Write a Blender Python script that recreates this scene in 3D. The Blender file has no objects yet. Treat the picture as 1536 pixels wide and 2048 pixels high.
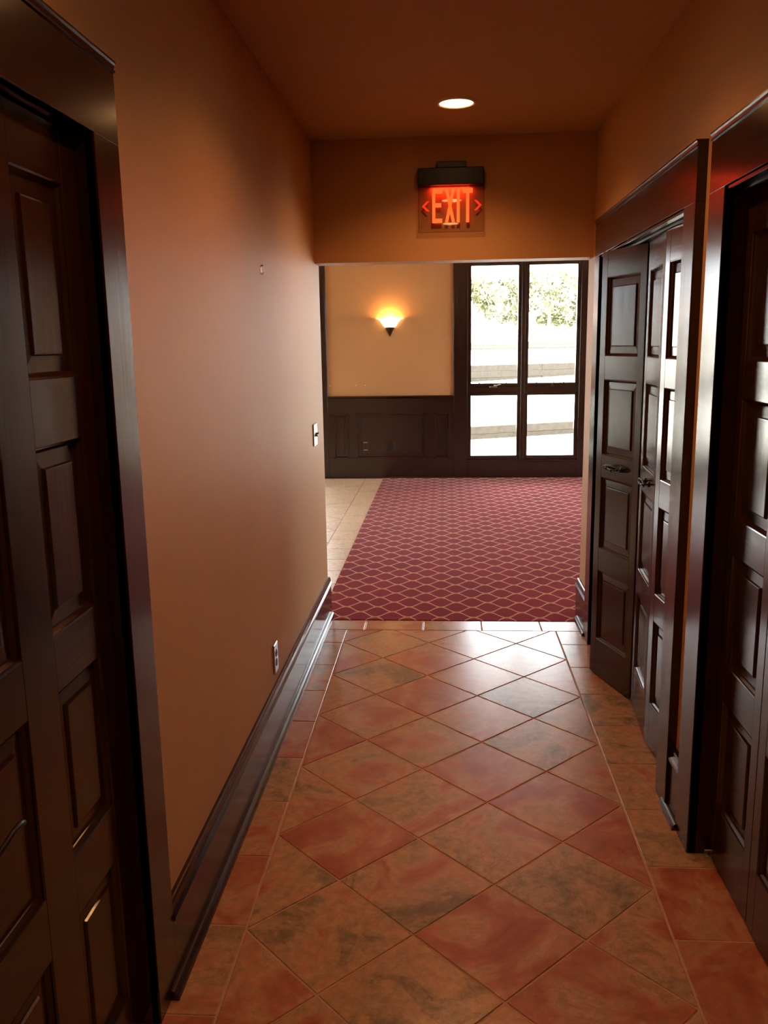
import bpy, bmesh, math, random
from mathutils import Vector, Matrix

random.seed(7)
sc = bpy.context.scene
COL = sc.collection
PI = math.pi

# ------------------------------------------------------------------ camera
cam_d = bpy.data.cameras.new('camera')
cam = bpy.data.objects.new('camera', cam_d)
COL.objects.link(cam)
cam_d.sensor_fit = 'VERTICAL'
cam_d.sensor_height = 36.0
cam_d.lens = 1716.0 / 2048.0 * 36.0
cam_d.clip_start = 0.02
cam_d.clip_end = 400
CR = Vector((0.99746, 0.06954, -0.01569))
CU = Vector((0.0019, 0.19412, 0.98098))
CF = Vector((-0.07126, 0.97851, -0.1935))
m = Matrix((CR, CU, -CF)).transposed().to_4x4()
m.translation = Vector((0.5666, -2.1242, 1.6259))
cam.matrix_world = m
sc.camera = cam

# ------------------------------------------------------------------ world, sun, exposure
SKY = 17.0
w = bpy.data.worlds.new('world')
sc.world = w
w.use_nodes = True
bg = w.node_tree.nodes['Background']
bg.inputs[0].default_value = (0.92, 0.97, 1.02, 1)
bg.inputs[1].default_value = SKY
sun_d = bpy.data.lights.new('sun', 'SUN')
sun_d.energy = 30.0
sun_d.angle = 0.02
sun_d.color = (1.0, 0.95, 0.86)
sun = bpy.data.objects.new('sun', sun_d)
COL.objects.link(sun)
sun_from = Vector((0.75, 0.30, 1.15)).normalized()
sun.rotation_euler = sun_from.to_track_quat('Z', 'Y').to_euler()
sun.location = (20, 20, 30)
sc.view_settings.view_transform = 'Standard'
sc.view_settings.look = 'None'
sc.view_settings.exposure = 0.1
sc.view_settings.gamma = 1.0
sc.view_settings.use_curve_mapping = False
sc.cycles.use_denoising = True
sc.cycles.max_bounces = 7
sc.cycles.caustics_reflective = False
sc.cycles.caustics_refractive = False
sc.cycles.diffuse_bounces = 4
sc.cycles.glossy_bounces = 3
sc.cycles.transparent_max_bounces = 8
sc.cycles.sample_clamp_indirect = 12.0
WARM = (1.0, 0.45, 0.17)

# ------------------------------------------------------------------ helpers
def tag(o, label=None, cat=None, group=None, kind=None):
    if label: o['label'] = label
    if cat: o['category'] = cat
    if group: o['group'] = group
    if kind: o['kind'] = kind
    return o

class MB:
    """collects shapes into one bmesh"""
    def __init__(s): s.bm = bmesh.new()
    def box(s, x0, x1, y0, y1, z0, z1, bev=0.0, seg=1):
        x0, x1 = min(x0, x1), max(x0, x1); y0, y1 = min(y0, y1), max(y0, y1); z0, z1 = min(z0, z1), max(z0, z1)
        t = bmesh.new()
        bmesh.ops.create_cube(t, size=1.0)
        for v in t.verts:
            v.co = Vector(((x0+x1)/2 + v.co.x*(x1-x0), (y0+y1)/2 + v.co.y*(y1-y0), (z0+z1)/2 + v.co.z*(z1-z0)))
        if bev > 0:
            bmesh.ops.bevel(t, geom=t.edges[:], offset=bev, segments=seg, affect='EDGES', profile=0.5)
        me = bpy.data.meshes.new('tmp'); t.to_mesh(me); t.free()
        s.bm.from_mesh(me); bpy.data.meshes.remove(me)
        return s
    def prism(s, poly, a0, a1, axis='y'):
        """poly = list of 2D points, extruded along axis from a0 to a1"""
        def P(p, a):
            if axis == 'y': return Vector((p[0], a, p[1]))
            if axis == 'x': return Vector((a, p[0], p[1]))
            return Vector((p[0], p[1], a))
        A = [s.bm.verts.new(P(p, a0)) for p in poly]
        B = [s.bm.verts.new(P(p, a1)) for p in poly]
        n = len(poly)
        for i in range(n):
            s.bm.faces.new((A[i], A[(i+1) % n], B[(i+1) % n], B[i]))
        s.bm.faces.new(A[::-1]); s.bm.faces.new(B)
        return s
    def lathe(s, prof, c=(0, 0, 0), n=32, a0=0.0, a1=2*PI, axis='z', close=False):
        full = abs((a1-a0) - 2*PI) < 1e-6
        cols = n if full else n+1
        R = []
        for k in range(cols):
            a = a0 + (a1-a0)*k/n
            row = []
            for r, z in prof:
                if axis == 'z': p = (r*math.cos(a), r*math.sin(a), z)
                elif axis == 'y': p = (r*math.cos(a), z, r*math.sin(a))
                else: p = (z, r*math.cos(a), r*math.sin(a))
                row.append(s.bm.verts.new(Vector(c) + Vector(p)))
            R.append(row)
        for k in range(n):
            A = R[k]; B = R[(k+1) % cols]
            for i in range(len(prof)-1):
                try: s.bm.faces.new((A[i], B[i], B[i+1], A[i+1]))
                except ValueError: pass
        bmesh.ops.remove_doubles(s.bm, verts=s.bm.verts, dist=1e-6)
        return s
    def tube(s, pts, r, n=8):
        pts = [Vector(p) for p in pts]
        rr = r if isinstance(r, (list, tuple)) else [r]*len(pts)
        rings = []
        prev = None
        for i, p in enumerate(pts):
            d = (pts[min(i+1, len(pts)-1)] - pts[max(i-1, 0)]).normalized()
            if prev is None:
                u = d.orthogonal().normalized()
            else:
                u = (prev - d*prev.dot(d)).normalized()
            prev = u
            v = d.cross(u)
            rings.append([s.bm.verts.new(p + (u*math.cos(2*PI*k/n) + v*math.sin(2*PI*k/n))*rr[i]) for k in range(n)])
        for a, b in zip(rings, rings[1:]):
            for k in range(n):
                s.bm.faces.new((a[k], a[(k+1) % n], b[(k+1) % n], b[k]))
        s.bm.faces.new(rings[0][::-1]); s.bm.faces.new(rings[-1])
        return s
    def mesh(s, name, mat, smooth=False):
        bmesh.ops.recalc_face_normals(s.bm, faces=s.bm.faces)
        me = bpy.data.meshes.new(name); s.bm.to_mesh(me); s.bm.free()
        if mat: me.materials.append(mat)
        if smooth:
            for p in me.polygons: p.use_smooth = True
        return me
    def build(s, name, mat, parent=None, loc=(0, 0, 0), rz=0.0, smooth=False):
        return link(name, s.mesh(name, mat, smooth), parent, loc, rz)

def link(name, me, parent=None, loc=(0, 0, 0), rz=0.0):
    o = bpy.data.objects.new(name, me)
    COL.objects.link(o)
    o.parent = parent
    o.location = loc
    o.rotation_euler = (0, 0, rz)
    return o

def empty(name, loc=(0, 0, 0), rz=0.0):
    o = bpy.data.objects.new(name, None)
    COL.objects.link(o)
    o.location = loc
    o.rotation_euler = (0, 0, rz)
    o.empty_display_size = 0.1
    return o

# ------------------------------------------------------------------ materials
def new_mat(name):
    mt = bpy.data.materials.new(name)
    mt.use_nodes = True
    nt = mt.node_tree
    return mt, nt, nt.nodes['Principled BSDF']

def N(nt, typ, **kw):
    n = nt.nodes.new(typ)
    for k, v in kw.items():
        setattr(n, k, v)
    return n

def ramp(nt, stops):
    r = N(nt, 'ShaderNodeValToRGB')
    el = r.color_ramp.elements
    while len(el) < len(stops): el.new(0.5)
    for e, (p, c) in zip(el, stops):
        e.position = p; e.color = (*c, 1)
    return r

def math_n(nt, op, a=None, b=None, clamp=False):
    n = N(nt, 'ShaderNodeMath', operation=op)
    n.use_clamp = clamp
    for i, v in enumerate((a, b)):
        if v is None: continue
        if isinstance(v, (int, float)): n.inputs[i].default_value = v
        else: nt.links.new(v, n.inputs[i])
    return n.outputs[0]

def wood(name, axis, c0=(0.016, 0.0058, 0.0040), c1=(0.032, 0.0105, 0.0068), rough=0.185):
    mt, nt, b = new_mat(name)
    L = nt.links.new
    tc = N(nt, 'ShaderNodeTexCoord'); oi = N(nt, 'ShaderNodeObjectInfo')
    mp = N(nt, 'ShaderNodeMapping')
    sca = {'x': (1.2, 26, 26), 'y': (26, 1.2, 26), 'z': (26, 26, 1.2)}[axis]
    mp.inputs['Scale'].default_value = sca
    add = N(nt, 'ShaderNodeVectorMath', operation='ADD')
    sc3 = N(nt, 'ShaderNodeVectorMath', operation='SCALE')
    cmb = N(nt, 'ShaderNodeCombineXYZ')
    for i in range(3): L(oi.outputs['Random'], cmb.inputs[i])
    L(cmb.outputs[0], sc3.inputs[0]); sc3.inputs['Scale'].default_value = 17.0
    L(tc.outputs['Object'], add.inputs[0]); L(sc3.outputs[0], add.inputs[1])
    L(add.outputs[0], mp.inputs['Vector'])
    n1 = N(nt, 'ShaderNodeTexNoise'); n1.inputs['Scale'].default_value = 1.0
    n1.inputs['Detail'].default_value = 6; n1.inputs['Roughness'].default_value = 0.62; n1.inputs['Distortion'].default_value = 0.6
    L(mp.outputs[0], n1.inputs['Vector'])
    n2 = N(nt, 'ShaderNodeTexNoise'); n2.inputs['Scale'].default_value = 5.5; n2.inputs['Detail'].default_value = 3
    L(mp.outputs[0], n2.inputs['Vector'])
    mx = math_n(nt, 'ADD', math_n(nt, 'MULTIPLY', n1.outputs[0], 0.65), math_n(nt, 'MULTIPLY', n2.outputs[0], 0.35))
    r = ramp(nt, [(0.36, c0), (0.66, c1)])
    L(mx, r.inputs[0]); L(r.outputs[0], b.inputs['Base Color'])
    rr = N(nt, 'ShaderNodeMapRange'); rr.inputs[3].default_value = rough-0.05; rr.inputs[4].default_value = rough+0.07
    L(n2.outputs[0], rr.inputs[0]); L(rr.outputs[0], b.inputs['Roughness'])
    bp = N(nt, 'ShaderNodeBump'); bp.inputs['Strength'].default_value = 0.06; bp.inputs['Distance'].default_value = 0.0006
    L(mx, bp.inputs['Height']); L(bp.outputs[0], b.inputs['Normal'])
    b.inputs['IOR'].default_value = 1.56
    return mt

WOOD_X = wood('stained_wood_x', 'x')
WOOD_Y = wood('stained_wood_y', 'y')
WOOD_Z = wood('stained_wood_z', 'z')

def paint(name, col, rough=0.55):
    mt, nt, b = new_mat(name)
    L = nt.links.new
    geo = N(nt, 'ShaderNodeNewGeometry')
    n = N(nt, 'ShaderNodeTexNoise'); n.inputs['Scale'].default_value = 160; n.inputs['Detail'].default_value = 2
    L(geo.outputs['Position'], n.inputs['Vector'])
    n2 = N(nt, 'ShaderNodeTexNoise'); n2.inputs['Scale'].default_value = 1.3; n2.inputs['Detail'].default_value = 4
    L(geo.outputs['Position'], n2.inputs['Vector'])
    r = ramp(nt, [(0.3, tuple(c*0.96 for c in col)), (0.7, tuple(min(1, c*1.04) for c in col))])
    L(n2.outputs[0], r.inputs[0]); L(r.outputs[0], b.inputs['Base Color'])
    bp = N(nt, 'ShaderNodeBump'); bp.inputs['Strength'].default_value = 0.07; bp.inputs['Distance'].default_value = 0.002
    L(n.outputs[0], bp.inputs['Height']); L(bp.outputs[0], b.inputs['Normal'])
    b.inputs['Roughness'].default_value = rough
    b.inputs['Specular IOR Level'].default_value = 0.35
    return mt

PAINT = paint('tan_wall_paint', (0.56, 0.322, 0.145))
PAINT_C = paint('ceiling_paint', (0.55, 0.335, 0.175), 0.7)

def slate(name, palette, rough=0.235):
    mt, nt, b = new_mat(name)
    L = nt.links.new
    tc = N(nt, 'ShaderNodeTexCoord'); oi = N(nt, 'ShaderNodeObjectInfo')
    cmb = N(nt, 'ShaderNodeCombineXYZ')
    L(oi.outputs['Random'], cmb.inputs[0]); L(math_n(nt, 'MULTIPLY', oi.outputs['Random'], 7.31), cmb.inputs[1])
    L(math_n(nt, 'MULTIPLY', oi.outputs['Random'], 3.7), cmb.inputs[2])
    sc3 = N(nt, 'ShaderNodeVectorMath', operation='SCALE'); sc3.inputs['Scale'].default_value = 23.0
    L(cmb.outputs[0], sc3.inputs[0])
    add = N(nt, 'ShaderNodeVectorMath', operation='ADD')
    L(tc.outputs['Object'], add.inputs[0]); L(sc3.outputs[0], add.inputs[1])
    big = N(nt, 'ShaderNodeTexNoise'); big.inputs['Scale'].default_value = 3.0; big.inputs['Detail'].default_value = 7
    big.inputs['Roughness'].default_value = 0.62; big.inputs['Distortion'].default_value = 1.1
    L(add.outputs[0], big.inputs['Vector'])
    fine = N(nt, 'ShaderNodeTexNoise'); fine.inputs['Scale'].default_value = 34; fine.inputs['Detail'].default_value = 6
    fine.inputs['Roughness'].default_value = 0.7
    L(add.outputs[0], fine.inputs['Vector'])
    # every tile leans to its own end of the palette
    wn = N(nt, 'ShaderNodeTexWhiteNoise', noise_dimensions='1D')
    L(math_n(nt, 'MULTIPLY', oi.outputs['Random'], 91.7), wn.inputs['W'])
    lean = math_n(nt, 'MULTIPLY', math_n(nt, 'SUBTRACT', wn.outputs['Value'], 0.5), 0.20)
    fac = math_n(nt, 'ADD', math_n(nt, 'ADD', big.outputs[0], lean), math_n(nt, 'MULTIPLY', math_n(nt, 'SUBTRACT', fine.outputs[0], 0.5), 0.15))
    r = ramp(nt, palette)
    L(fac, r.inputs[0])
    # dark cleft lines
    ridge = math_n(nt, 'ABSOLUTE', math_n(nt, 'SUBTRACT', big.outputs[0], 0.44))
    line = N(nt, 'ShaderNodeMapRange'); line.inputs[1].default_value = 0.0; line.inputs[2].default_value = 0.014
    line.inputs[3].default_value = 0.80; line.inputs[4].default_value = 1.0
    L(ridge, line.inputs[0])
    mul = N(nt, 'ShaderNodeMix', data_type='RGBA', blend_type='MULTIPLY'); mul.inputs[0].default_value = 1.0
    L(r.outputs[0], mul.inputs[6]); L(line.outputs[0], mul.inputs[7])
    fm = N(nt, 'ShaderNodeMapRange'); fm.inputs[1].default_value = 0.3; fm.inputs[2].default_value = 0.7
    fm.inputs[3].default_value = 0.74; fm.inputs[4].default_value = 1.20
    L(fine.outputs[0], fm.inputs[0])
    mul2 = N(nt, 'ShaderNodeMix', data_type='RGBA', blend_type='MULTIPLY'); mul2.inputs[0].default_value = 1.0
    L(mul.outputs[2], mul2.inputs[6]); L(fm.outputs[0], mul2.inputs[7])
    L(mul2.outputs[2], b.inputs['Base Color'])
    rr = N(nt, 'ShaderNodeMapRange'); rr.inputs[3].default_value = rough-0.03; rr.inputs[4].default_value = rough+0.03
    L(big.outputs[0], rr.inputs[0]); L(rr.outputs[0], b.inputs['Roughness'])
    bp = N(nt, 'ShaderNodeBump'); bp.inputs['Strength'].default_value = 0.12; bp.inputs['Distance'].default_value = 0.002
    hh = math_n(nt, 'ADD', big.outputs[0], math_n(nt, 'MULTIPLY', fine.outputs[0], 0.05))
    L(hh, bp.inputs['Height']); L(bp.outputs[0], b.inputs['Normal'])
    b.inputs['IOR'].default_value = 1.5
    return mt

SLATE = slate('slate_tile', [(0.30, (0.21, 0.155, 0.100)), (0.43, (0.40, 0.255, 0.145)), (0.53, (0.47, 0.255, 0.140)), (0.60, (0.41, 0.155, 0.085)), (0.72, (0.34, 0.092, 0.054))])
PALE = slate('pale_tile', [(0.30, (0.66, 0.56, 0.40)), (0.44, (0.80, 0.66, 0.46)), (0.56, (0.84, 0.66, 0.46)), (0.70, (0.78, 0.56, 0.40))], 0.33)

def plain(name, col, rough=0.5, metal=0.0, bump=0.0, bscale=60, var=0.12, spec=0.5):
    mt, nt, b = new_mat(name)
    L = nt.links.new
    tc = N(nt, 'ShaderNodeTexCoord')
    n = N(nt, 'ShaderNodeTexNoise'); n.inputs['Scale'].default_value = bscale; n.inputs['Detail'].default_value = 4
    L(tc.outputs['Object'], n.inputs['Vector'])
    r = ramp(nt, [(0.3, tuple(c*(1-var) for c in col)), (0.7, tuple(min(1, c*(1+var)) for c in col))])
    L(n.outputs[0], r.inputs[0]); L(r.outputs[0], b.inputs['Base Color'])
    b.inputs['Roughness'].default_value = rough
    b.inputs['Metallic'].default_value = metal
    b.inputs['Specular IOR Level'].default_value = spec
    if bump:
        bp = N(nt, 'ShaderNodeBump'); bp.inputs['Strength'].default_value = bump; bp.inputs['Distance'].default_value = 0.003
        L(n.outputs[0], bp.inputs['Height']); L(bp.outputs[0], b.inputs['Normal'])
    return mt

GROUT = plain('grout', (0.46, 0.27, 0.17), 0.85, bump=0.3, bscale=220)
IRON = plain('dark_iron', (0.022, 0.019, 0.017), 0.33, 0.7, 0.15, 90)
PEWTER = plain('pewter_plate', (0.42, 0.44, 0.44), 0.28, 0.85, 0.12, 70)
STEEL = plain('steel', (0.55, 0.54, 0.50), 0.3, 1.0)
BLACK = plain('black_plastic', (0.010, 0.009, 0.010), 0.42)
BRONZE = plain('bronze', (0.055, 0.032, 0.018), 0.38, 0.6, 0.1, 60)
PLUG = plain('white_plug', (0.75, 0.70, 0.62), 0.5)
WHITE = plain('white_trim', (0.72, 0.62, 0.50), 0.45)
TIMBER = plain('weathered_timber', (0.027, 0.0205, 0.0130), 0.85, bump=0.5, bscale=14, var=0.35)
GRAVEL = plain('pale_gravel', (0.62, 0.58, 0.50), 0.9, bump=0.3, bscale=40, var=0.1)
LEAF = plain('leaf', (0.135, 0.142, 0.068), 0.5, bscale=3, var=0.4)
BARK = plain('bark', (0.22, 0.19, 0.15), 0.9, bump=0.5, bscale=12)
CAVITY = plain('plaster', (0.40, 0.30, 0.20), 0.8)

def emis(name, col, strength):
    mt, nt, b = new_mat(name)
    b.inputs['Base Color'].default_value = (*[min(1, c) for c in col], 1)
    b.inputs['Emission Color'].default_value = (*col, 1)
    b.inputs['Emission Strength'].default_value = strength
    b.inputs['Roughness'].default_value = 0.4
    return mt

LENS = emis('lamp_lens', (1.0, 0.52, 0.20), 13.0)
EXIT_RED = emis('exit_letter_red', (1.0, 0.075, 0.012), 2.0)
EXIT_DIM = emis('exit_arrow_red', (1.0, 0.03, 0.012), 0.85)

def glass(name, tint=(1, 1, 1), refl=1.0):
    mt, nt, b = new_mat(name)
    nt.nodes.remove(b)
    out = [n for n in nt.nodes if n.type == 'OUTPUT_MATERIAL'][0]
    tr = N(nt, 'ShaderNodeBsdfTransparent'); tr.inputs[0].default_value = (*tint, 1)
    gl = N(nt, 'ShaderNodeBsdfGlossy'); gl.inputs['Roughness'].default_value = 0.02
    fr = N(nt, 'ShaderNodeFresnel'); fr.inputs[0].default_value = 1.45
    mx = N(nt, 'ShaderNodeMixShader')
    f = math_n(nt, 'MULTIPLY', fr.outputs[0], refl)
    nt.links.new(f, mx.inputs[0]); nt.links.new(tr.outputs[0], mx.inputs[1]); nt.links.new(gl.outputs[0], mx.inputs[2])
    nt.links.new(mx.outputs[0], out.inputs[0])
    return mt

GLASS = glass('window_glass', (0.97, 0.98, 0.97))
ACRYL = glass('clear_acrylic', (0.93, 0.90, 0.88), 1.4)

def shade_mat():
    mt, nt, b = new_mat('frosted_sconce_glass')
    b.inputs['Base Color'].default_value = (0.9, 0.78, 0.58, 1)
    b.inputs['Roughness'].default_value = 0.35
    b.inputs['Emission Color'].default_value = (1.0, 0.68, 0.28, 1)
    b.inputs['Emission Strength'].default_value = 4.5
    return mt
SHADE = shade_mat()

def carpet_mat():
    mt, nt, b = new_mat('burgundy_trellis_carpet')
    L = nt.links.new
    geo = N(nt, 'ShaderNodeTexCoord')
    sx = N(nt, 'ShaderNodeSeparateXYZ'); L(geo.outputs['Object'], sx.inputs[0])
    u = math_n(nt, 'DIVIDE', math_n(nt, 'SUBTRACT', sx.outputs[0], 0.143), 0.197)
    v = math_n(nt, 'DIVIDE', math_n(nt, 'SUBTRACT', sx.outputs[1], 2.818), 0.2016)
    wob = math_n(nt, 'MULTIPLY', math_n(nt, 'SINE', math_n(nt, 'MULTIPLY', u, 4*PI)), 0.62/(4*PI))
    wu = math_n(nt, 'SUBTRACT', u, wob)
    def near_int(x):   # distance to nearest integer
        f = math_n(nt, 'FRACT', math_n(nt, 'ADD', x, 0.5))
        return math_n(nt, 'ABSOLUTE', math_n(nt, 'SUBTRACT', f, 0.5))
    d1 = near_int(math_n(nt, 'ADD', wu, v)); d2 = near_int(math_n(nt, 'SUBTRACT', wu, v))
    d = math_n(nt, 'MINIMUM', d1, d2)
    fz = N(nt, 'ShaderNodeTexNoise'); fz.inputs['Scale'].default_value = 420; L(geo.outputs['Object'], fz.inputs['Vector'])
    jit = math_n(nt, 'MULTIPLY', math_n(nt, 'SUBTRACT', fz.outputs[0], 0.5), 0.03)
    line = N(nt, 'ShaderNodeMapRange', interpolation_type='SMOOTHSTEP')
    line.inputs[1].default_value = 0.036; line.inputs[2].default_value = 0.058
    line.inputs[3].default_value = 1.0; line.inputs[4].default_value = 0.0
    L(math_n(nt, 'ADD', d, jit), line.inputs[0])
    # knots where the lines meet: (i, j) and (i+.5, j+.5)
    def knot(off):
        du = math_n(nt, 'DIVIDE', near_int(math_n(nt, 'ADD', u, off)), 0.135)
        dv = math_n(nt, 'DIVIDE', near_int(math_n(nt, 'ADD', v, off)), 0.070)
        return math_n(nt, 'ADD', math_n(nt, 'MULTIPLY', du, du), math_n(nt, 'MULTIPLY', dv, dv))
    k = math_n(nt, 'MINIMUM', knot(0.0), knot(0.5))
    kr = N(nt, 'ShaderNodeMapRange', interpolation_type='SMOOTHSTEP')
    kr.inputs[1].default_value = 0.55; kr.inputs[2].default_value = 1.1; kr.inputs[3].default_value = 1.0; kr.inputs[4].default_value = 0.0
    L(math_n(nt, 'ADD', k, math_n(nt, 'MULTIPLY', jit, 8.0)), kr.inputs[0])
    mask = math_n(nt, 'MAXIMUM', line.outputs[0], kr.outputs[0])
    big = N(nt, 'ShaderNodeTexNoise'); big.inputs['Scale'].default_value = 2.2; big.inputs['Detail'].default_value = 3
    L(geo.outputs['Object'], big.inputs['Vector'])
    red = ramp(nt, [(0.3, (0.215, 0.019, 0.040)), (0.7, (0.275, 0.025, 0.051))]); L(big.outputs[0], red.inputs[0])
    tan = N(nt, 'ShaderNodeMix', data_type='RGBA')
    tan.inputs[6].default_value = (0.68, 0.38, 0.30, 1); tan.inputs[7].default_value = (0.56, 0.33, 0.15, 1)
    L(kr.outputs[0], tan.inputs[0])
    mx = N(nt, 'ShaderNodeMix', data_type='RGBA')
    L(mask, mx.inputs[0]); L(red.outputs[0], mx.inputs[6]); L(tan.outputs[2], mx.inputs[7])
    L(mx.outputs[2], b.inputs['Base Color'])
    b.inputs['Roughness'].default_value = 0.85
    b.inputs['Specular IOR Level'].default_value = 0.0
    b.inputs['Sheen Weight'].default_value = 0.14
    b.inputs['Sheen Roughness'].default_value = 0.35
    b.inputs['Sheen Tint'].default_value = (1.0, 0.93, 0.85, 1)
    bp = N(nt, 'ShaderNodeBump'); bp.inputs['Strength'].default_value = 0.5; bp.inputs['Distance'].default_value = 0.002
    L(math_n(nt, 'SUBTRACT', fz.outputs[0], math_n(nt, 'MULTIPLY', mask, -0.3)), bp.inputs['Height'])
    L(bp.outputs[0], b.inputs['Normal'])
    return mt
CARPET = carpet_mat()

# ------------------------------------------------------------------ dimensions
XL, XR = -0.1476, 1.3640           # corridor wall faces
YB = -3.4                          # wall behind the camera
YH0, YH1 = 2.725, 2.885            # header wall, front and back faces
ZH = 2.059                         # header soffit
ZC = 2.694                         # ceiling
YF = 8.222                         # far wall, wood face
RX0, RX1 = -4.2, 4.95              # far room side walls
D = 0.476                          # diagonal of a floor tile
S = D/math.sqrt(2)
T = 0.14

# ------------------------------------------------------------------ walls, ceiling
b = MB()
b.box(XL-T, XL, -0.345+0.02, YH1, 0, ZC)                     # beyond the door
b.box(XL-T, XL, -1.14-0.02, -0.345+0.02, 2.046+0.02, ZC)     # over the door
b.box(XL-T, XL, YB, -1.14-0.02, 0, ZC)
b.box(XL-1.0, XL-T, -1.36, -1.24, 0, ZC); b.box(XL-1.0, XL-T, -0.22, -0.10, 0, ZC); b.box(XL-1.1, XL-1.0, -1.36, -0.10, 0, ZC)
tag(b.build('wall_left', PAINT), 'tan painted corridor wall with light switch and outlet on it', 'wall', kind='structure')

C2 = (0.830, 2.372)    # far closet opening along the right wall
C3 = (-0.985, 0.432)   # near closet opening
ZD = 2.036
b = MB()
J = 0.02
b.box(XR, XR+T, C2[1]+J, YH1, 0, ZC)
b.box(XR, XR+T, C2[0]-J, C2[1]+J, ZD+J, ZC)
b.box(XR, XR+T, C3[1]+J, C2[0]-J, 0, ZC)
b.box(XR, XR+T, C3[0]-J, C3[1]+J, ZD+J, ZC)
b.box(XR, XR+T, YB, C3[0]-J, 0, ZC)
for (a, c) in (C2, C3):
    b.box(XR+T, XR+0.75, a-0.15, a-0.05, 0, ZC); b.box(XR+T, XR+0.75, c+0.05, c+0.15, 0, ZC)
    b.box(XR+0.75, XR+0.85, a-0.15, c+0.15, 0, ZC)
tag(b.build('wall_right', PAINT), 'tan painted corridor wall around the two dark closets', 'wall', kind='structure')

b = MB()
b.box(XL, XR, YH0, YH1, ZH, ZC)
b.box(RX0-T, XL-T, YH0, YH1, 0, ZC)
b.box(XR+T, RX1+T, YH0, YH1, 0, ZC)
tag(b.build('wall_front', PAINT), 'tan header wall above the wide opening, behind the exit sign', 'wall', kind='structure')

b = MB(); b.box(XL-T, XR+T, YB-T, YB, 0, ZC)
tag(b.build('wall_behind', PAINT), 'tan end wall of the corridor behind the camera', 'wall', kind='structure')

WU = 1.62                              # width of a window unit
W1, W2 = 0.673, -0.85-WU
YD = YF+0.014                          # far drywall face
b = MB()
b.box(W2+WU, W1, YD, YD+0.16, 0.965, ZC); b.box(W2+WU, W1, YD+0.014, YD+0.16, 0, 0.965)
b.box(RX0, W2, YD, YD+0.16, 0, ZC)
b.box(W1+WU, RX1, YD, YD+0.16, 0, ZC)
for x in (W1, W2):
    b.box(x, x+WU, YD, YD+0.16, 2.60, ZC); b.box(x, x+WU, YD+0.02, YD+0.16, 0, 0.20)
tag(b.build('wall_back', PAINT), 'tan painted far wall carrying the glowing sconce', 'wall', kind='structure')
SIDE_Y = (8.15, 6.45)            # far room right wall, windows run towards -y
b = MB()
b.box(RX1+0.014, RX1+T+0.02, SIDE_Y[0], YD+0.16, 0, ZC)
for i, y in enumerate(SIDE_Y):
    b.box(RX1+0.014, RX1+T+0.02, y-WU, y, 2.60, ZC); b.box(RX1+0.034, RX1+T+0.02, y-WU, y, 0, 0.20)
    y2 = SIDE_Y[i+1] if i < len(SIDE_Y)-1 else YH1
    b.box(RX1+0.014, RX1+T+0.02, y2, y-WU, 0, ZC)
tag(b.build('wall_far_right', PAINT), 'tan side wall of the far room with tall windows', 'wall', kind='structure')
LWY = 6.56
b = MB(); b.box(RX0-T-0.02, RX0-0.014, YH1, LWY, 0, ZC).box(RX0-T-0.02, RX0-0.014, LWY+WU, YD+0.16, 0, ZC)
b.box(RX0-T-0.02, RX0-0.014, LWY, LWY+WU, 2.60, ZC).box(RX0-T-0.02, RX0-0.034, LWY, LWY+WU, 0, 0.20)
tag(b.build('wall_far_left', PAINT), 'tan side wall of the far room to the left', 'wall', kind='structure')
b = MB(); b.box(RX0-T, RX1+T, YB-T, YD+0.16, ZC, ZC+0.12)
tag(b.build('ceiling', PAINT_C), 'plain tan ceiling with a round recessed light', 'ceiling', kind='structure')
b = MB(); b.box(RX0-T-0.3, RX1+1.0, YD+0.16, YD+1.15, ZC+0.02, ZC+0.14); b.box(RX1+T, RX1+1.0, YH1, YD+0.2, ZC+0.02, ZC+0.14)  # unseen eave, added to block direct sun from the far room
tag(b.build('sun_block_eave', plain('sun_block_wood', (0.3, 0.25, 0.2), 0.8)), 'added eave out of view, keeping direct sun out of the far windows', 'roof', kind='structure')

# ------------------------------------------------------------------ floor: grout bed + one object per tile
CX0 = -0.19                            # left edge of the carpet
YC = 2.766                             # front edge of the carpet
b = MB()
b.box(XL-1.0, XR+0.85, YB, YC+0.002, -0.05, -0.0022)
b.box(RX0, CX0+0.004, YC+0.002, YD, -0.05, -0.0022)
b.box(CX0+0.004, RX1, YC+0.002, YD, -0.05, -0.004)
floor = tag(b.build('floor', GROUT), 'slate tile floor laid diagonally with a straight border', 'floor', kind='structure')

def clip(poly, x0, x1, y0, y1):
    for ax, lim, sg in ((0, x0, 1), (0, x1, -1), (1, y0, 1), (1, y1, -1)):
        out = []
        for i in range(len(poly)):
            p, q = poly[i], poly[(i+1) % len(poly)]
            dp, dq = (p[ax]-lim)*sg, (q[ax]-lim)*sg
            if dp >= 0: out.append(p)
            if (dp >= 0) != (dq >= 0):
                t = dp/(dp-dq)
                out.append((p[0]+(q[0]-p[0])*t, p[1]+(q[1]-p[1])*t))
        poly = out
        if not poly: return []
    r = []
    for p in poly:
        if not r or math.hypot(p[0]-r[-1][0], p[1]-r[-1][1]) > 1e-4: r.append(p)
    if len(r) > 1 and math.hypot(r[0][0]-r[-1][0], r[0][1]-r[-1][1]) < 1e-4: r.pop()
    return r

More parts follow.
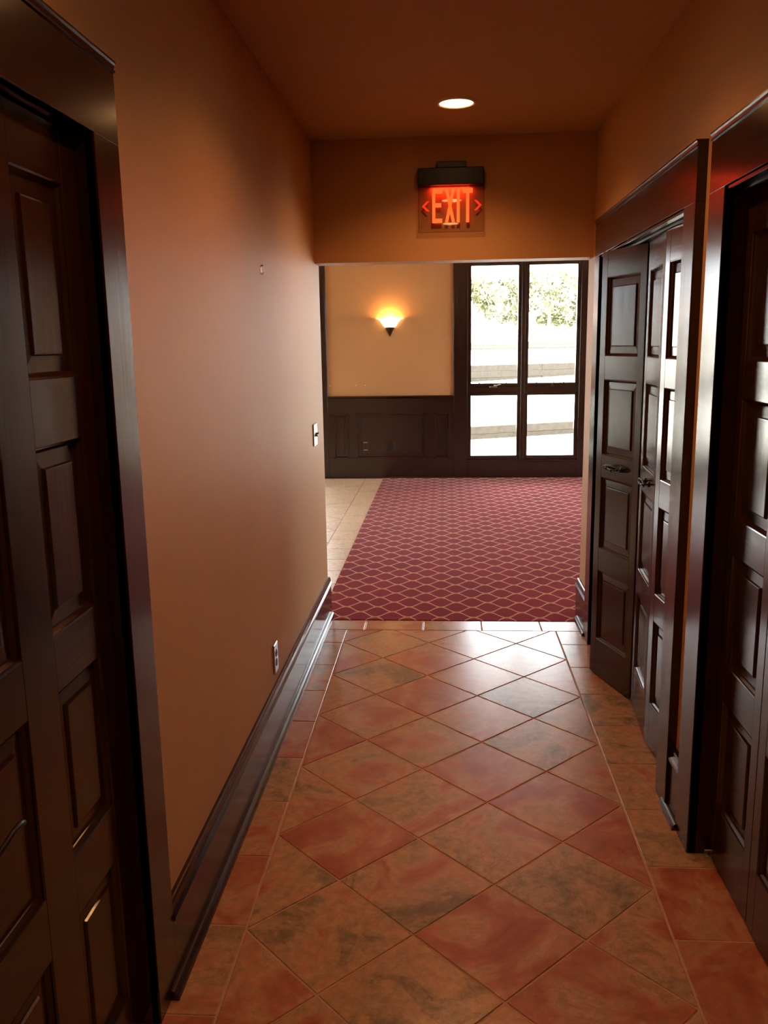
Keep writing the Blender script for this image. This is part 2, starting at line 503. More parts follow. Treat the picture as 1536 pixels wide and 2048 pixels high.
tile_cache = {}
def tile(poly, mat=None):
    mat = mat or SLATE
    if len(poly) < 3: return
    A = 0.5*sum(poly[i][0]*poly[(i+1) % len(poly)][1]-poly[(i+1) % len(poly)][0]*poly[i][1] for i in range(len(poly)))
    if abs(A) < 0.0008: return
    if A < 0: poly = poly[::-1]
    cx = sum(p[0] for p in poly)/len(poly); cy = sum(p[1] for p in poly)/len(poly)
    loc = [(p[0]-cx, p[1]-cy) for p in poly]
    key = (mat.name,) + tuple((round(x, 3), round(y, 3)) for x, y in loc)
    me = tile_cache.get(key)
    if me is None:
        bm = bmesh.new()
        n = len(loc)
        def inset(d):
            res = []
            for i in range(n):
                p0, p1, p2 = Vector(loc[i-1]), Vector(loc[i]), Vector(loc[(i+1) % n])
                e1 = (p1-p0).normalized(); e2 = (p2-p1).normalized()
                n1 = Vector((-e1.y, e1.x)); n2 = Vector((-e2.y, e2.x))
                k = (n1+n2)/(1+n1.dot(n2))
                res.append(p1+k*d)
            return res
        rows = [[bm.verts.new((x, y, -0.010)) for x, y in loc], [bm.verts.new((x, y, -0.0010)) for x, y in loc],
                [bm.verts.new((p.x, p.y, 0.0)) for p in inset(0.0016)]]
        for a, c in zip(rows, rows[1:]):
            for i in range(n): bm.faces.new((a[i], a[(i+1) % n], c[(i+1) % n], c[i]))
        bm.faces.new(rows[2])
        me = bpy.data.meshes.new('tile'); bm.to_mesh(me); bm.free()
        me.materials.append(mat)
        tile_cache[key] = me
    link('tile', me, floor, (cx, cy, 0))

G = 0.0034                             # half a joint
FX1 = 2.505*D
FY1 = 5.445*D
def diag_field(x0, x1, y0, y1, ox=0.0, oy=0.0, mat=None):
    h = 0.5*D - G*math.sqrt(2)
    for i in range(int((x0-ox)/(D/2))-2, int((x1-ox)/(D/2))+3):
        for j in range(int((y0-oy)/(D/2))-2, int((y1-oy)/(D/2))+3):
            if (i+j) % 2 == 0: continue
            cx, cy = ox+i*D/2, oy+j*D/2
            tile(clip([(cx-h, cy), (cx, cy-h), (cx+h, cy), (cx, cy+h)], x0+G, x1-G, y0+G, y1-G), mat)
def rect_tile(x0, x1, y0, y1, mat=None): tile([(x0+G, y0+G), (x1-G, y0+G), (x1-G, y1-G), (x0+G, y1-G)], mat)
diag_field(0.0, FX1, -2.35, FY1)
yj = 0.0165
for k in range(-8, 8):
    y0, y1 = yj+k*S, min(yj+(k+1)*S, FY1)
    if y0 < -2.5 or y1-y0 < 0.03: continue
    rect_tile(XL, 0.0, y0, y1)
    rect_tile(FX1, XR+0.12, y0, y1)
xj = 0.0945-S
xs = [XL] + [xj+k*0.3393 for k in range(1, 5)] + [XR+0.12]
for a, c in zip(xs, xs[1:]): rect_tile(a, c, FY1, YC)
# far room strip left of the carpet
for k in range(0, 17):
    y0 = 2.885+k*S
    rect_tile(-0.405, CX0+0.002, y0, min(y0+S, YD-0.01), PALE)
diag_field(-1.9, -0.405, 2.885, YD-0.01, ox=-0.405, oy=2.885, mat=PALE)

# carpet
b = MB(); b.box(CX0, RX1, YH1, YF, -0.004, 0.0035).box(XL, XR, YC, YH1, -0.004, 0.0035)
tag(b.build('carpet', CARPET), 'burgundy carpet with tan trellis pattern in the far room', 'carpet')

# ------------------------------------------------------------------ baseboards
def baseboard(name, label, xw, sg, y0, y1, sy0=None, sy1=None):
    e = tag(empty(name, (xw, (y0+y1)/2, 0)), label, 'baseboard', kind='structure')
    yc = (y0+y1)/2
    def pr(poly, a, c): return MB().prism([(sg*x, z) for x, z in poly], a-yc, c-yc, 'y')
    pr([(0, 0), (0.020, 0), (0.020, 0.188), (0, 0.188)], y0, y1).build('board', WOOD_Y, e)
    pr([(0, 0.186), (0.022, 0.186), (0.027, 0.190), (0.027, 0.197), (0.023, 0.203), (0.0185, 0.209), (0.0165, 0.218), (0.0165, 0.224), (0.013, 0.2315), (0.009, 0.233), (0, 0.233)], y0, y1).build('cap', WOOD_Y, e)
    q = [(0.020, 0)] + [(0.020+0.021*math.cos(a), 0.027*math.sin(a)) for a in [PI/2*k/7 for k in range(8)]]
    pr(q, y0 if sy0 is None else sy0, y1 if sy1 is None else sy1).build('shoe', WOOD_Y, e)
baseboard('baseboard_left', 'long dark wood baseboard along the bare tan wall', XL, 1, -0.222, 2.885, -0.275, 2.845)
baseboard('baseboard_right', 'short dark baseboard between the far closet and the opening', XR, -1, 2.505, 2.885, 2.505, 2.80)
baseboard('baseboard_middle', 'tiny dark baseboard between the two closets', XR, -1, 0.572, 0.700, 0.560, 0.74)

# ------------------------------------------------------------------ door casings
def casing(name, label, xw, sg, y0, y1, zt, cw, ct, depth, zcap):
    """sg: direction from the wall face into the corridor"""
    e = tag(empty(name, (xw, (y0+y1)/2, 0)), label, 'door frame', kind='structure')
    yc = (y0+y1)/2
    B = lambda x0, x1, a, c, z0, z1, bev=0.0008: MB().box(sg*x0, sg*x1, a-yc, c-yc, z0, z1, bev)
    B(-0.002, ct, y1, y1+cw, 0, zt).build('side_casing', WOOD_Z, e)
    B(-0.002, ct, y0-cw, y0, 0, zt).build('side_casing', WOOD_Z, e)
    hd = B(-0.002, ct, y0-cw, y1+cw, zt, zcap-0.022).build('head_casing', WOOD_Y, e)
    cp = MB().prism([(sg*x, z) for x, z in [(-0.002, zcap-0.022), (ct+0.004, zcap-0.022), (ct+0.004, zcap-0.018), (ct+0.001, zcap-0.015), (ct+0.003, zcap-0.008), (ct+0.006, zcap-0.004), (ct+0.006, zcap), (-0.002, zcap)]], y0-cw-yc, y1+cw-yc, 'y')
    cp.build('cap', WOOD_Y, e)
    # jamb boards lining the opening
    B(-depth, ct-0.004, y1, y1+0.018, 0, zt+0.018).build('jamb', WOOD_Z, e)
    B(-depth, ct-0.004, y0-0.018, y0, 0, zt+0.018).build('jamb', WOOD_Z, e)
    B(-depth, ct-0.004, y0, y1, zt, zt+0.018).build('head_jamb', WOOD_Y, e)
    return e
t1 = casing('trim_1', 'dark wood casing around the left door', XL, 1, -1.14, -0.352, 2.046, 0.132, 0.020, 0.14, 2.212)
t2 = casing('trim_2', 'dark wood casing around the far closet with open bifold doors', XR, -1, C2[0], C2[1], ZD, 0.131, 0.031, 0.13, 2.216)
t3 = casing('trim_3', 'dark wood casing around the near closet cut by the right edge', XR, -1, C3[0], C3[1], ZD, 0.140, 0.027, 0.13, 2.203)
for t, (a, c), ct in ((t2, C2, 0.031), (t3, C3, 0.027)):
    h = (c-a)/2
    MB().box(-ct+0.006, 0.0, -h, h, ZD-0.012, ZD-0.001, 0.002).build('track_fascia', WOOD_Y, t)
    MB().box(0.012, 0.046, -h, h, ZD-0.020, ZD-0.002, 0.002).build('track', BLACK, t)

# ------------------------------------------------------------------ panelled door leaves
def raised_panel(w_, h_, mat):
    """local X 0..w, Z 0..h, front towards -Y; recessed behind y=0"""
    bm = bmesh.new()
    rings = [(0, 0.0003), (0.0035, 0.002), (0.0045, 0.0055), (0.0105, 0.0115), (0.0120, 0.0140), (0.0420, 0.0125), (0.0445, 0.0075), (0.0470, 0.0070)]
    R = []
    for i, d in rings:
        R.append([bm.verts.new(p) for p in ((i, d, i), (w_-i, d, i), (w_-i, d, h_-i), (i, d, h_-i))])
    for a, c in zip(R, R[1:]):
        for k in range(4): bm.faces.new((a[k], a[(k+1) % 4], c[(k+1) % 4], c[k]))
    bm.faces.new(R[-1])
    back = [bm.verts.new(p) for p in ((0, 0.024, 0), (w_, 0.024, 0), (w_, 0.024, h_), (0, 0.024, h_))]
    for k in range(4): bm.faces.new((R[0][(k+1) % 4], R[0][k], back[k], back[(k+1) % 4]))
    bm.faces.new(back[::-1])
    me = bpy.data.meshes.new('panel'); bm.to_mesh(me); bm.free()
    me.materials.append(mat)
    return me

def leaf(parent, w_, rows, cols, ztop, zbot, loc, rz, th=0.030):
    """rows: list of (z0,z1) panel openings, cols: list of (x0,x1)"""
    b = MB()
    xs = [0.0] + [v for c in cols for v in c] + [w_]
    for k in range(0, len(xs), 2):
        b.box(xs[k], xs[k+1], 0, th, zbot, ztop, 0.0015)
    lf = b.build('leaf', WOOD_Z, parent, loc, rz)
    zs = [zbot] + [v for r in rows for v in r] + [ztop]
    for c0, c1 in cols:
        for k in range(0, len(zs), 2):
            MB().box(c0, c1, 0.0004, th-0.0004, zs[k], zs[k+1], 0.0009).build('rail', WOOD_X, lf)
        for r0, r1 in rows:
            link('panel', raised_panel(c1-c0, r1-r0, WOOD_Z), lf, (c0, 0, r0))
    return lf

def pull(parent, x, z):
    """ornate oval bail pull, in leaf coordinates, sticking out towards -Y"""
    b = MB()
    for s in (-1, 1):
        b.lathe([(0.0, -0.006), (0.008, -0.006), (0.012, -0.003), (0.013, 0.0)], (x+s*0.046, 0, z), 14, axis='y')
        b.tube([(x+s*0.046, 0, z), (x+s*0.046, -0.022, z)], [0.0045, 0.0055], 8)
        b.lathe([(0.0, -0.030), (0.005, -0.028), (0.0075, -0.023), (0.005, -0.018), (0.0, -0.016)], (x+s*0.046, 0, z), 12, axis='y')
    bar = [(x+0.075*math.cos(a), -0.024, z+0.013*math.sin(a)) for a in [2*PI*k/28 for k in range(29)]]
    b.tube(bar, 0.0036, 7)
    b.tube([(x-0.046, -0.024, z), (x-0.02, -0.025, z-0.004), (x, -0.026, z-0.006), (x+0.02, -0.025, z-0.004), (x+0.046, -0.024, z)], [0.003, 0.0035, 0.0055, 0.0035, 0.003], 7)
    b.lathe([(0.0, -0.034), (0.006, -0.031), (0.0085, -0.026), (0.006, -0.020), (0.0, -0.018)], (x, 0, z-0.006), 12, axis='y')
    b.build('pull', IRON, parent, smooth=True)

ROWS = [(0.192, 0.537), (0.645, 0.992), (1.095, 1.445), (1.551, 1.900)]
LZ0, LZ1 = 0.012, 2.014

def leaf_between(parent, P, Q, pivot, rows=ROWS):
    """front face from P to Q (as seen with P on the left, from the corridor)"""
    P, Q = Vector(P), Vector(Q)
    d = Q-P
    wl = d.length-0.003
    return leaf(parent, wl, rows, [(0.050, wl-0.050)], LZ1, LZ0, (P.x-pivot[0], P.y-pivot[1], 0), math.atan2(d.y, d.x))

XP = 1.404
d2 = tag(empty('door_2', (XP, (C2[0]+C2[1])/2, 0)), 'two dark bifold pairs of the far closet, farther pair ajar', 'closet door', kind='structure')
pv = d2.location
K1 = (1.283, 1.987)
lf1 = leaf_between(d2, (XP, 2.352), K1, pv)
lfA = leaf_between(d2, K1, (XP, 1.622), pv)
K2 = (1.377, 1.217)
lfB = leaf_between(d2, (XP+0.001, 1.604), K2, pv)
lfC = leaf_between(d2, K2, (XP, 0.842), pv)
pull(lfA, 0.190, 1.047)
pull(lfB, 0.190, 1.047)
d3 = tag(empty('door_3', (XP, (C3[0]+C3[1])/2, 0)), 'dark closed bifold doors of the near closet at the right edge', 'closet door', kind='structure')
pv = d3.location
ys = [C3[1]-0.002]
for k in range(4): ys.append(ys[-1]-0.3535)
L3 = [leaf_between(d3, (XP, ys[k]), (XP, ys[k+1]), pv, [(0.200, 0.545), (0.660, 1.003), (1.107, 1.455), (1.561, 1.905)]) for k in range(4)]
pull(L3[1], 0.18, 1.055); pull(L3[2], 0.18, 1.055)
MB().box(-0.012, 0.002, 0.702, 0.708, 0.0, 0.016, 0.001).box(-0.012, 0.002, 0.690, 0.708, 0.0, 0.003, 0.0006).build('pivot_bracket', STEEL, d3)

# left passage door: two columns of four panels
d1 = tag(empty('door_1', (-0.172, -0.745, 0)), 'dark panelled wooden door with lever handle at the left edge', 'door', kind='structure')
LW = 0.782
lf = leaf(d1, LW, [(0.135, 0.497), (0.625, 0.978), (1.088, 1.447), (1.570, 1.938)], [(0.115, 0.385), (0.508, LW-0.066)], 2.042, 0.008, (0.0, -1.136+0.745, 0), PI/2, 0.040)
lx = 0.122; lz = 0.866
b = MB()
b.lathe([(0.0, -0.012), (0.018, -0.012), (0.027, -0.008), (0.030, -0.003), (0.031, 0.0)], (lx, 0, lz), 24, axis='y')
b.build('rose', IRON, lf, smooth=True)
b = MB()
b.tube([(lx, -0.008, lz), (lx, -0.03, lz), (lx, -0.052, lz)], [0.011, 0.010, 0.012], 12)
b.tube([(lx-0.004, -0.054, lz-0.002), (lx+0.015, -0.057, lz), (lx+0.045, -0.058, lz+0.006), (lx+0.075, -0.058, lz+0.012), (lx+0.100, -0.058, lz+0.012), (lx+0.116, -0.054, lz+0.004), (lx+0.120, -0.050, lz-0.003)],
       [0.0085, 0.0065, 0.0050, 0.0045, 0.0050, 0.0048, 0.003], 10)
b.build('lever', IRON, lf, smooth=True)

# ------------------------------------------------------------------ far wall panelling
e = tag(empty('trim_4', (-0.09, YF, 0)), 'dark raised panel wainscot under the sconce wall', 'wainscot', kind='structure')
ox = -0.09
def WB(x0, x1, z0, z1, y0=0.0, y1=0.016, bev=0.0015): return MB().box(x0-ox, x1-ox, y0, y1, z0, z1, bev)
wx0, wx1 = -0.85, 0.673
pan = [(-0.774, -0.611), (-0.495, 0.340), (0.446, 0.613)]
pz = (0.255, 0.787)
WB(wx0, wx1, 0, pz[0]).build('rail', WOOD_X, e)
WB(wx0, wx1, pz[1], 0.975).build('rail', WOOD_X, e)
for a, c in ((wx0, pan[0][0]), (pan[0][1], pan[1][0]), (pan[1][1], pan[2][0]), (pan[2][1], wx1)):
    WB(a, c, pz[0], pz[1]).build('stile', WOOD_Z, e)
for a, c in pan:
    link('panel', raised_panel(c-a, pz[1]-pz[0], WOOD_Z), e, (a-ox, 0.001, pz[0]))
    mo = MB()
    for (x0, x1, z0, z1) in ((a-0.010, c+0.010, pz[0]-0.010, pz[0]+0.010), (a-0.010, c+0.010, pz[1]-0.010, pz[1]+0.010), (a-0.010, a+0.010, pz[0]-0.010, pz[1]+0.010), (c-0.010, c+0.010, pz[0]-0.010, pz[1]+0.010)):
        mo.box(x0-ox, x1-ox, -0.010, 0.004, z0, z1, 0.0055, 2)
    mo.build('moulding', WOOD_X, e)
MB().prism([(0.014, 0.962), (-0.004, 0.962), (-0.010, 0.970), (-0.020, 0.980), (-0.026, 0.986), (-0.026, 1.000), (0.014, 1.000)], wx0-ox, wx1-ox, 'x').build('chair_rail', WOOD_X, e)
MB().prism([(0.0, 0.0), (-0.018, 0.0), (-0.015, 0.012), (-0.008, 0.018), (0.0, 0.020)], wx0-ox, wx1-ox, 'x').build('shoe', WOOD_X, e)
WB(wx0, wx0+0.012, 1.0, 2.60, -0.006, 0.016).build('edge_strip', WOOD_Z, e)
WB(wx1-0.010, wx1, 1.0, 2.60, -0.006, 0.016).build('edge_strip', WOOD_Z, e)
WB(wx0, wx1, 2.545, 2.60, -0.002, 0.016).build('top_rail', WOOD_X, e)

# ------------------------------------------------------------------ windows
def window(name, label, loc, rz, hardware=True):
    e = tag(empty(name, loc, rz), label, 'window', kind='structure')
    B = lambda x0, x1, y0, y1, z0, z1, bev=0.002: MB().box(x0, x1, y0, y1, z0, z1, bev)
    g = [(0.202, 0.747), (0.872, 1.424)]
    B(0, 0.160, 0.0, 0.10, 0, 2.60).build('side_casing', WOOD_Z, e)
    B(1.468, WU, 0.0, 0.10, 0, 2.60).build('side_casing', WOOD_Z, e)
    B(0.160, 1.468, 0.0, 0.10, 2.548, 2.60).build('head_casing', WOOD_X, e)
    B(0.788, 0.832, 0.0, 0.10, 0.20, 2.548).build('mullion', WOOD_Z, e)
    B(0.160, 1.468, 0.0, 0.035, 0, 0.200).build('apron', WOOD_X, e)
    B(0.150, 1.478, -0.022, 0.10, 0.200, 0.222, 0.004).build('sill', WOOD_X, e)
    MB().prism([(0.0, 0.0), (-0.018, 0.0), (-0.015, 0.012), (-0.008, 0.018), (0.0, 0.020)], 0, WU, 'x').build('shoe', WOOD_X, e)
    for k, (a, c) in enumerate(((0.160, 0.788), (0.832, 1.468))):
        g0, g1 = g[k]
        B(a, c, 0.004, 0.10, 1.022, 1.095).build('transom', WOOD_X, e)
        # lower fixed light
        s = MB()
        s.box(a, g0, 0.018, 0.075, 0.222, 1.022, 0.002).box(g1, c, 0.018, 0.075, 0.222, 1.022, 0.002)
        s.box(g0, g1, 0.018, 0.075, 0.222, 0.270, 0.002).box(g0, g1, 0.018, 0.075, 0.988, 1.022, 0.002)
        sh = s.build('fixed_sash', WOOD_Z, e)
        B(g0-0.004, g1+0.004, 0.050, 0.056, 0.266, 0.992, 0.0).build('pane', GLASS, sh)
        # upper casement
        s = MB()
        s.box(a, g0, 0.010, 0.070, 1.095, 2.548, 0.002).box(g1, c, 0.010, 0.070, 1.095, 2.548, 0.002)
        s.box(g0, g1, 0.010, 0.070, 1.095, 1.133, 0.002).box(g0, g1, 0.010, 0.070, 2.482, 2.548, 0.002)
        sh = s.build('casement_sash', WOOD_Z, e)
        B(g0-0.004, g1+0.004, 0.044, 0.050, 1.129, 2.486, 0.0).build('pane', GLASS, sh)
        if hardware:
            xm = (g0+g1)/2
            for q in (0.18, 0.76):
                xx = g0+(g1-g0)*q
                MB().box(xx-0.008, xx+0.008, 0.000, 0.010, 1.128, 1.142, 0.002).box(xx-0.003, xx+0.003, -0.004, 0.006, 1.136, 1.160, 0.001).build('clip', BRONZE, sh)
            h = MB()
            h.box(xm-0.055, xm+0.035, -0.012, 0.010, 1.085, 1.098, 0.003)
            h.lathe([(0.0, -0.022), (0.010, -0.020), (0.013, -0.012), (0.014, 0.0)], (xm+0.005, 0, 1.103), 14, axis='y')
            ang = 0.25 if k == 0 else 1.15
            h.tube([(xm+0.005, -0.020, 1.103), (xm+0.005+0.03*math.cos(ang), -0.026, 1.103+0.03*math.sin(ang)), (xm+0.005+0.075*math.cos(ang), -0.030, 1.103+0.075*math.sin(ang))], [0.005, 0.0045, 0.006], 8)
            h.build('crank', STEEL if k == 0 else BRONZE, sh)
window('window_1', 'tall dark framed window of four panes beside the sconce wall', (W1, YF, 0), 0)
window('window_2', 'dark framed window left of the sconce wall, hidden by the corridor', (W2, YF, 0), 0, False)
window('window_3', 'dark framed window in the left side wall of the far room', (RX0, LWY, 0), PI/2, False)
for i, y in enumerate(SIDE_Y):
    window('window_%d' % (4+i), 'dark framed side window of the far room, %s from the far corner' % ('first', 'second', 'third')[i], (RX1, y, 0), -PI/2, False)

# ------------------------------------------------------------------ things on the walls
# sconce
SX, SZ = -0.083, 1.80
s = tag(empty('wall_sconce', (SX, YD, SZ)), 'glowing amber glass uplight sconce on the tan far wall', 'wall lamp')
prof = [(0.052, 0.000), (0.062, 0.006), (0.080, 0.024), (0.096, 0.048), (0.112, 0.074), (0.128, 0.092), (0.150, 0.103), (0.164, 0.107), (0.164, 0.110), (0.148, 0.107), (0.124, 0.096), (0.106, 0.074), (0.090, 0.048), (0.074, 0.026), (0.050, 0.006), (0.0, 0.004)]
b = MB(); b.lathe(prof, (0, 0, 0), 30, PI, 2*PI)
for v in b.bm.verts: v.co.y *= 0.72
b.build('glass_bowl', SHADE, s, (0, -0.002, 0), smooth=True)
b = MB(); b.lathe([(0.0, -0.104), (0.006, -0.102), (0.009, -0.094), (0.006, -0.088), (0.014, -0.078), (0.028, -0.050), (0.042, -0.026), (0.053, -0.010), (0.056, 0.000), (0.050, 0.004), (0.0, 0.004)], (0, 0, 0), 24, PI, 2*PI)
b.box(-0.012, 0.012, -0.010, 0.0, -0.090, 0.0, 0.002)
b.build('bracket', BRONZE, s, (0, -0.002, 0), smooth=True)
ld = bpy.data.lights.new('sconce_bulb', 'POINT'); ld.energy = 8.0; ld.color = (1.0, 0.50, 0.14); ld.shadow_soft_size = 0.025
lo = bpy.data.objects.new('sconce_bulb', ld); COL.objects.link(lo); lo.parent = s; lo.location = (0, -0.060, 0.085)

# recessed lights
def downlight(x, y, label, power=50.0):
    s = tag(empty('recessed_light', (x, y, ZC)), label, 'ceiling light', group='recessed corridor lights')
    MB().lathe([(0.076, -0.001), (0.078, -0.007), (0.086, -0.008), (0.094, -0.005), (0.096, 0.0)], (0, 0, 0), 48).build('trim_ring', WHITE, s, smooth=True)
    MB().lathe([(0.0, -0.0085), (0.03, -0.008), (0.06, -0.006), (0.077, -0.003)], (0, 0, 0), 48).build('lens', LENS, s, smooth=True)
    d_ = bpy.data.lights.new('lamp', 'SPOT'); d_.energy = power; d_.color = WARM; d_.spot_size = 2.45; d_.spot_blend = 0.75; d_.shadow_soft_size = 0.06
    o_ = bpy.data.objects.new('lamp', d_); COL.objects.link(o_); o_.parent = s; o_.location = (0, 0, -0.012)
downlight(0.620, 2.080, 'round glowing recessed ceiling light in front of the exit sign')
downlight(0.620, 0.560, 'round recessed ceiling light just above the top of the frame')
downlight(0.620, -0.760, 'round recessed ceiling light overhead between the near doors')
downlight(-1.6, 6.7, 'added unseen ceiling light warming the far room above the pale tiles', 12.0)  # this and the next two: lamps added out of view to warm the far wall
downlight(0.4, 6.7, 'added unseen ceiling light warming the far room in front of the sconce', 12.0)
downlight(2.4, 6.7, 'added unseen ceiling light warming the far room in front of the window', 12.0)

# exit sign
EX, EY = 0.600, YH0
s = tag(empty('exit_sign', (EX, EY, 2.30)), 'edge-lit clear sign with red EXIT letters and arrows under black housing', 'exit sign')
b = MB(); b.box(-0.176, 0.172, -0.062, 0.0, 0.140, 0.226, 0.004)
hs = b.build('housing', BLACK, s)
MB().box(-0.075, 0.080, -0.050, 0.0, 0.226, 0.258, 0.003).build('canopy', BLACK, s)
PY = -0.036
MB().box(-0.174, 0.174, PY, PY+0.006, -0.098, 0.142, 0.002).build('panel', ACRYL, s)
def letter(strokes, name='letter', mat=EXIT_RED):
    b = MB()
    for st in strokes:
        pts = st
        b.prism(pts, PY-0.0016, PY-0.0004, 'y')
    b.build(name, mat, s)
R_ = lambda x0, x1, z0, z1: [(x0, z0), (x1, z0), (x1, z1), (x0, z1)]
z0, z1, zm = -0.050, 0.123, 0.040
t = 0.0165
letter([R_(-0.100, -0.100+t, z0, z1), R_(-0.100+t, -0.047, z1-0.024, z1), R_(-0.100+t, -0.052, zm-0.011, zm+0.011), R_(-0.100+t, -0.047, z0, z0+0.022)])
def bar(xa, xb, t_): return [(xa-t_/2, z0), (xa+t_/2, z0), (xb+t_/2, z1), (xb-t_/2, z1)]
letter([bar(-0.024, 0.013, 0.0165), bar(0.013, -0.024, 0.0165)])
letter([R_(0.030, 0.030+t, z0, z1)])
letter([R_(0.062, 0.115, z1-0.024, z1), R_(0.080, 0.080+t, z0, z1-0.024)])
for sg in (-1, 1):
    cx = sg*0.158 + 0.004
    letter([[(cx, 0.036), (cx-sg*0.026, 0.062), (cx-sg*0.040, 0.062), (cx-sg*0.014, 0.036)], [(cx, 0.036), (cx-sg*0.014, 0.036), (cx-sg*0.040, 0.010), (cx-sg*0.026, 0.010)]], 'arrow', EXIT_DIM)
ld = bpy.data.lights.new('exit_led', 'AREA'); ld.shape = 'RECTANGLE'; ld.size = 0.20; ld.size_y = 0.010; ld.energy = 0.55; ld.color = (1.0, 0.05, 0.02)
lo = bpy.data.objects.new('exit_led', ld); COL.objects.link(lo); lo.parent = s; lo.location = (0, -0.016, 0.138)

# light switch on the left wall
s = tag(empty('light_switch', (XL, 2.535, 1.138)), 'pewter double switch plate with dark toggle near the opening', 'switch')
MB().box(0.0, 0.007, -0.060, 0.060, -0.060, 0.060, 0.003).build('plate', PEWTER, s)
for k, dy in enumerate((-0.023, 0.023)):
    MB().box(0.006, 0.009, dy-0.006, dy+0.006, -0.014, 0.014, 0.001).tube([(0.007, dy, 0), (0.020, dy, 0.008 if k else -0.006)], [0.005, 0.004], 8).build('toggle', IRON, s)
for dy, dz in ((-0.023, 0.030), (0.023, 0.030), (-0.023, -0.030), (0.023, -0.030)):
    MB().lathe([(0.0, 0.0085), (0.003, 0.008), (0.0038, 0.0065)], (0, dy, dz), 10, axis='x').build('screw', STEEL, s)

def outlet(name_label, loc, axis, mat=IRON, face=IRON, w_=0.072, h_=0.118):
    """duplex outlet; axis '+x' faces +x, '-y' faces -y"""
    rz = {'+x': PI/2, '-y': 0.0}[axis]
    s = tag(empty('wall_outlet', loc, rz), name_label, 'outlet')
    MB().box(-w_/2, w_/2, -0.008, 0.0, -h_/2, h_/2, 0.003).build('plate', mat, s)
    for dz in (-0.020, 0.020):
        b = MB(); b.lathe([(0.0, -0.0105), (0.0145, -0.0105), (0.0165, -0.009), (0.017, -0.007)], (0, 0, dz), 18, axis='y')
        f = b.build('socket', face, s)
        MB().box(-0.007, -0.005, -0.0112, -0.0100, dz-0.003, dz+0.005).box(0.005, 0.007, -0.0112, -0.0100, dz-0.003, dz+0.005).box(-0.002, 0.002, -0.0112, -0.0100, dz-0.009, dz-0.005).build('slot', BLACK, f)
    return s
outlet('pewter duplex outlet low on the left wall above the baseboard', (XL, 1.243, 0.340), '+x', PEWTER, IRON, 0.074, 0.126)
s = outlet('dark duplex outlet with pale ends in the wainscot panel', (-0.398, YF+0.0075, 0.395), '-y', BRONZE, BLACK, 0.066, 0.118)
TAB = plain('brass_tab', (0.45, 0.33, 0.2), 0.4, 0.5)
for q in (0.041, -0.051): MB().box(-0.024, 0.024, -0.0105, -0.007, q, q+0.010, 0.001).build('end_tab', TAB, s)
s = tag(empty('blank_plate', (-0.095, YF+0.0075, 0.390)), 'square dark cover plate in the wainscot panel right of the outlet', 'cover plate')
MB().box(-0.056, 0.056, -0.006, 0.0, -0.056, 0.056, 0.002).build('plate', BRONZE, s)
MB().box(-0.044, 0.044, -0.009, -0.005, -0.044, 0.044, 0.002).build('lid', BLACK, s)

# picture hook on the left wall
s = tag(empty('picture_hook', (XL, 1.290, 1.912)), 'small brass picture hook with nail alone on the left wall', 'hook')
MB().tube([(0.0, 0, 0.012), (0.010, 0, 0.017)], [0.0022, 0.0035], 8).build('nail', PEWTER, s)
MB().box(0.0, 0.0015, -0.005, 0.005, -0.012, 0.014, 0.0005).tube([(0.001, 0, -0.010), (0.003, 0, -0.016), (0.009, 0, -0.016), (0.011, 0, -0.009)], 0.0022, 7).build('hook', plain('brass', (0.6, 0.42, 0.2), 0.3, 1.0), s)

for x, lab in ((-0.838, 'pale wall plug at the left end of the sconce wall'), (-0.505, 'pale wall plug below and left of the sconce'), (-0.390, 'pale wall plug right beside another one below the sconce')):
    o = MB().lathe([(0.0, -0.004), (0.003, -0.0035), (0.006, -0.002), (0.0065, 0.0)], (0, 0, 0), 12, axis='y').build('wall_plug', PLUG, None, (x if x > -0.8 else -0.815, YD, 1.128), smooth=True)
    tag(o, lab, 'wall plug', 'plugs in the sconce wall')

# ------------------------------------------------------------------ outside
def gz(y):  # ground height
    if y < 15: return -0.16
    if y < 28: return -0.16 + (y-15)*0.055
    return 0.555 + (y-28)*0.035
bm = bmesh.new()
ys_ = [YD+0.16, 12, 15, 20, 28, 36, 46, 60, 90, 140]
grid = [[bm.verts.new((x, y, gz(y))) for x in (-90, -40, -15, 0, 15, 40, 90)] for y in ys_]
for a, c in zip(grid, grid[1:]):
    for k in range(6): bm.faces.new((a[k], a[k+1], c[k+1], c[k]))
gs = [bm.verts.new(p) for p in ((-90, -20, -0.16), (RX0-T-0.02, -20, -0.16), (RX0-T-0.02, YD+0.16, -0.16), (-90, YD+0.16, -0.16))]
bm.faces.new(gs)
gs = [bm.verts.new(p) for p in ((RX1+T+0.02, -20, -0.16), (90, -20, -0.16), (90, YD+0.16, -0.16), (RX1+T+0.02, YD+0.16, -0.16))]
bm.faces.new(gs)
me = bpy.data.meshes.new('ground'); bm.to_mesh(me); bm.free(); me.materials.append(GRAVEL)
tag(link('ground', me), 'sunlit pale ground outside the windows', 'ground', kind='structure')

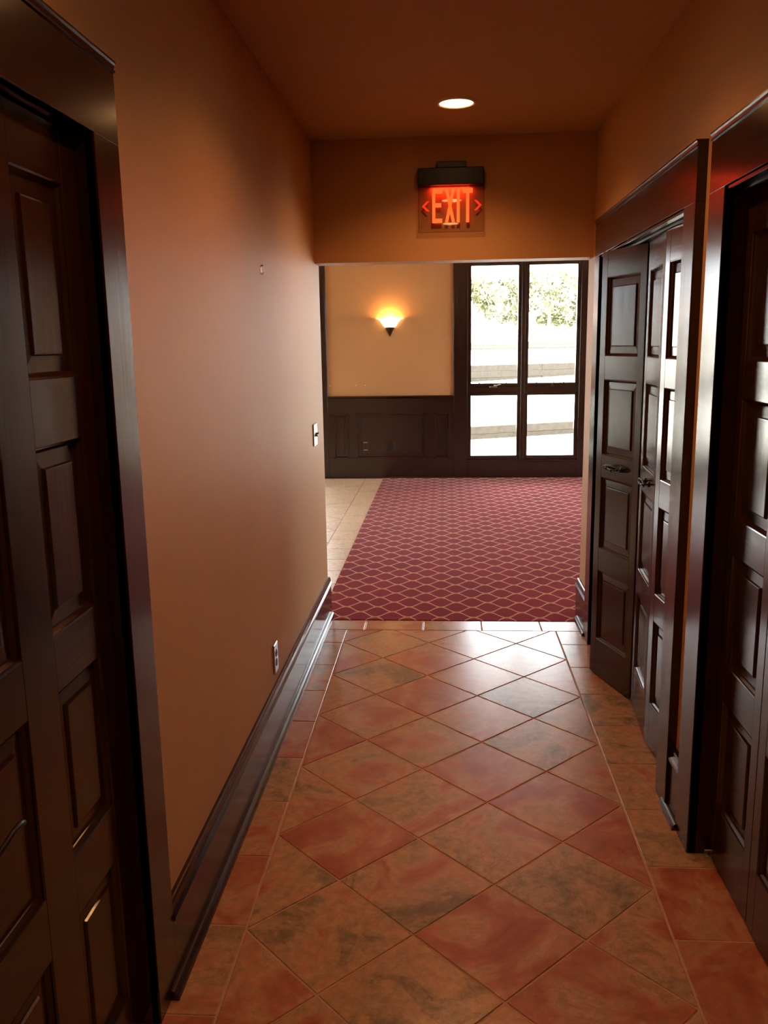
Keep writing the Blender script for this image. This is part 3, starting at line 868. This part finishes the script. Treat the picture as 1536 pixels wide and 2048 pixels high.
PALE_TIMBER = plain('pale_timber', (0.068, 0.062, 0.052), 0.85, bump=0.5, bscale=14, var=0.35)  # lighter timber colour for the farthest wall
def timber_wall(name, label, p, q, h, th, n, mat=TIMBER):
    """low wall of stacked timbers from p to q"""
    p, q = Vector(p), Vector(q)
    d = q-p
    ang = math.atan2(d.y, d.x)
    zb = min(gz(p.y), gz(q.y))-0.05
    e = tag(empty(name, (p.x, p.y, zb), ang), label, 'retaining wall')
    rows = max(1, round(h/0.16))
    hh = (h+0.05)/rows
    seg = d.length/n
    for r in range(rows):
        for k in range(n):
            MB().box(0.002, seg-0.002, -th/2+random.uniform(-.01, .01), th/2, 0.0005, hh-0.0005, 0.006).build('timber', mat, e, (k*seg+(seg/2 if r % 2 else 0), 0, r*hh))
timber_wall('low_wall', 'low brown timber edging seen through the lower panes', (-3, 12.0, 0), (9, 17.6, 0), 0.24, 0.2, 5)
timber_wall('garden_wall', 'grey timber garden wall seen low in the upper panes', (-6, 21.0, 0), (16, 33.0, 0), 0.72, 0.25, 8)
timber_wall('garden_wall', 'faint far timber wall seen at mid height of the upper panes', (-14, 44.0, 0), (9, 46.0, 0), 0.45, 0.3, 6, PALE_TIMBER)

def tree(loc, h, r, seed, label):
    rnd = random.Random(seed)
    x, y = loc
    s = tag(empty('tree', (x, y, gz(y))), label, 'tree', group='trees beyond the window')
    b = MB()
    b.tube([(0, 0, -0.2), (0.05, 0, h*0.3), (0.1, 0.05, h*0.62)], [0.16, 0.12, 0.06], 8)
    for k in range(5):
        a = rnd.uniform(0, 2*PI)
        b.tube([(0.06, 0, h*(0.3+0.06*k)), (r*0.55*math.cos(a), r*0.55*math.sin(a), h*(0.5+0.07*k))], [0.06, 0.02], 6)
    b.build('trunk', BARK, s)
    bm = bmesh.new()
    cl = []
    for k in range(16):
        a = rnd.uniform(0, 2*PI); q = r*math.sqrt(rnd.random())*0.8
        cl.append((q*math.cos(a), q*math.sin(a), h*rnd.uniform(0.34, 0.92), r*rnd.uniform(0.28, 0.46)))
    for cx, cy, cz, cr in cl:
        for k in range(70):
            v = Vector((rnd.gauss(0, 1), rnd.gauss(0, 1), rnd.gauss(0, 0.8))).normalized()*cr*rnd.uniform(0.6, 1.05)
            c = Vector((cx, cy, cz))+v
            u = Vector((rnd.gauss(0, 1), rnd.gauss(0, 1), rnd.gauss(0, 1))).normalized()
            w2 = u.orthogonal().normalized()
            l, g2 = rnd.uniform(0.14, 0.24), rnd.uniform(0.07, 0.11)
            bm.faces.new([bm.verts.new(c+u*l), bm.verts.new(c+w2*g2), bm.verts.new(c-u*l), bm.verts.new(c-w2*g2)])
    me = bpy.data.meshes.new('foliage'); bm.to_mesh(me); bm.free(); me.materials.append(LEAF)
    f = link('foliage', me, s); f['kind'] = 'stuff'
for i, (x, y, h, r, lab) in enumerate([
        (2.7, 49, 4.0, 1.4, 'pale tree at the left of the left upper pane'),
        (4.9, 53, 4.1, 1.4, 'pale tree at the right of the left upper pane'),
        (6.5, 49, 4.3, 1.4, 'yellow green tree at the left of the right upper pane'),
        (8.9, 53, 4.1, 1.5, 'yellow green tree at the right of the right upper pane')]):
    tree((x, y), h, r, 30+i, lab)
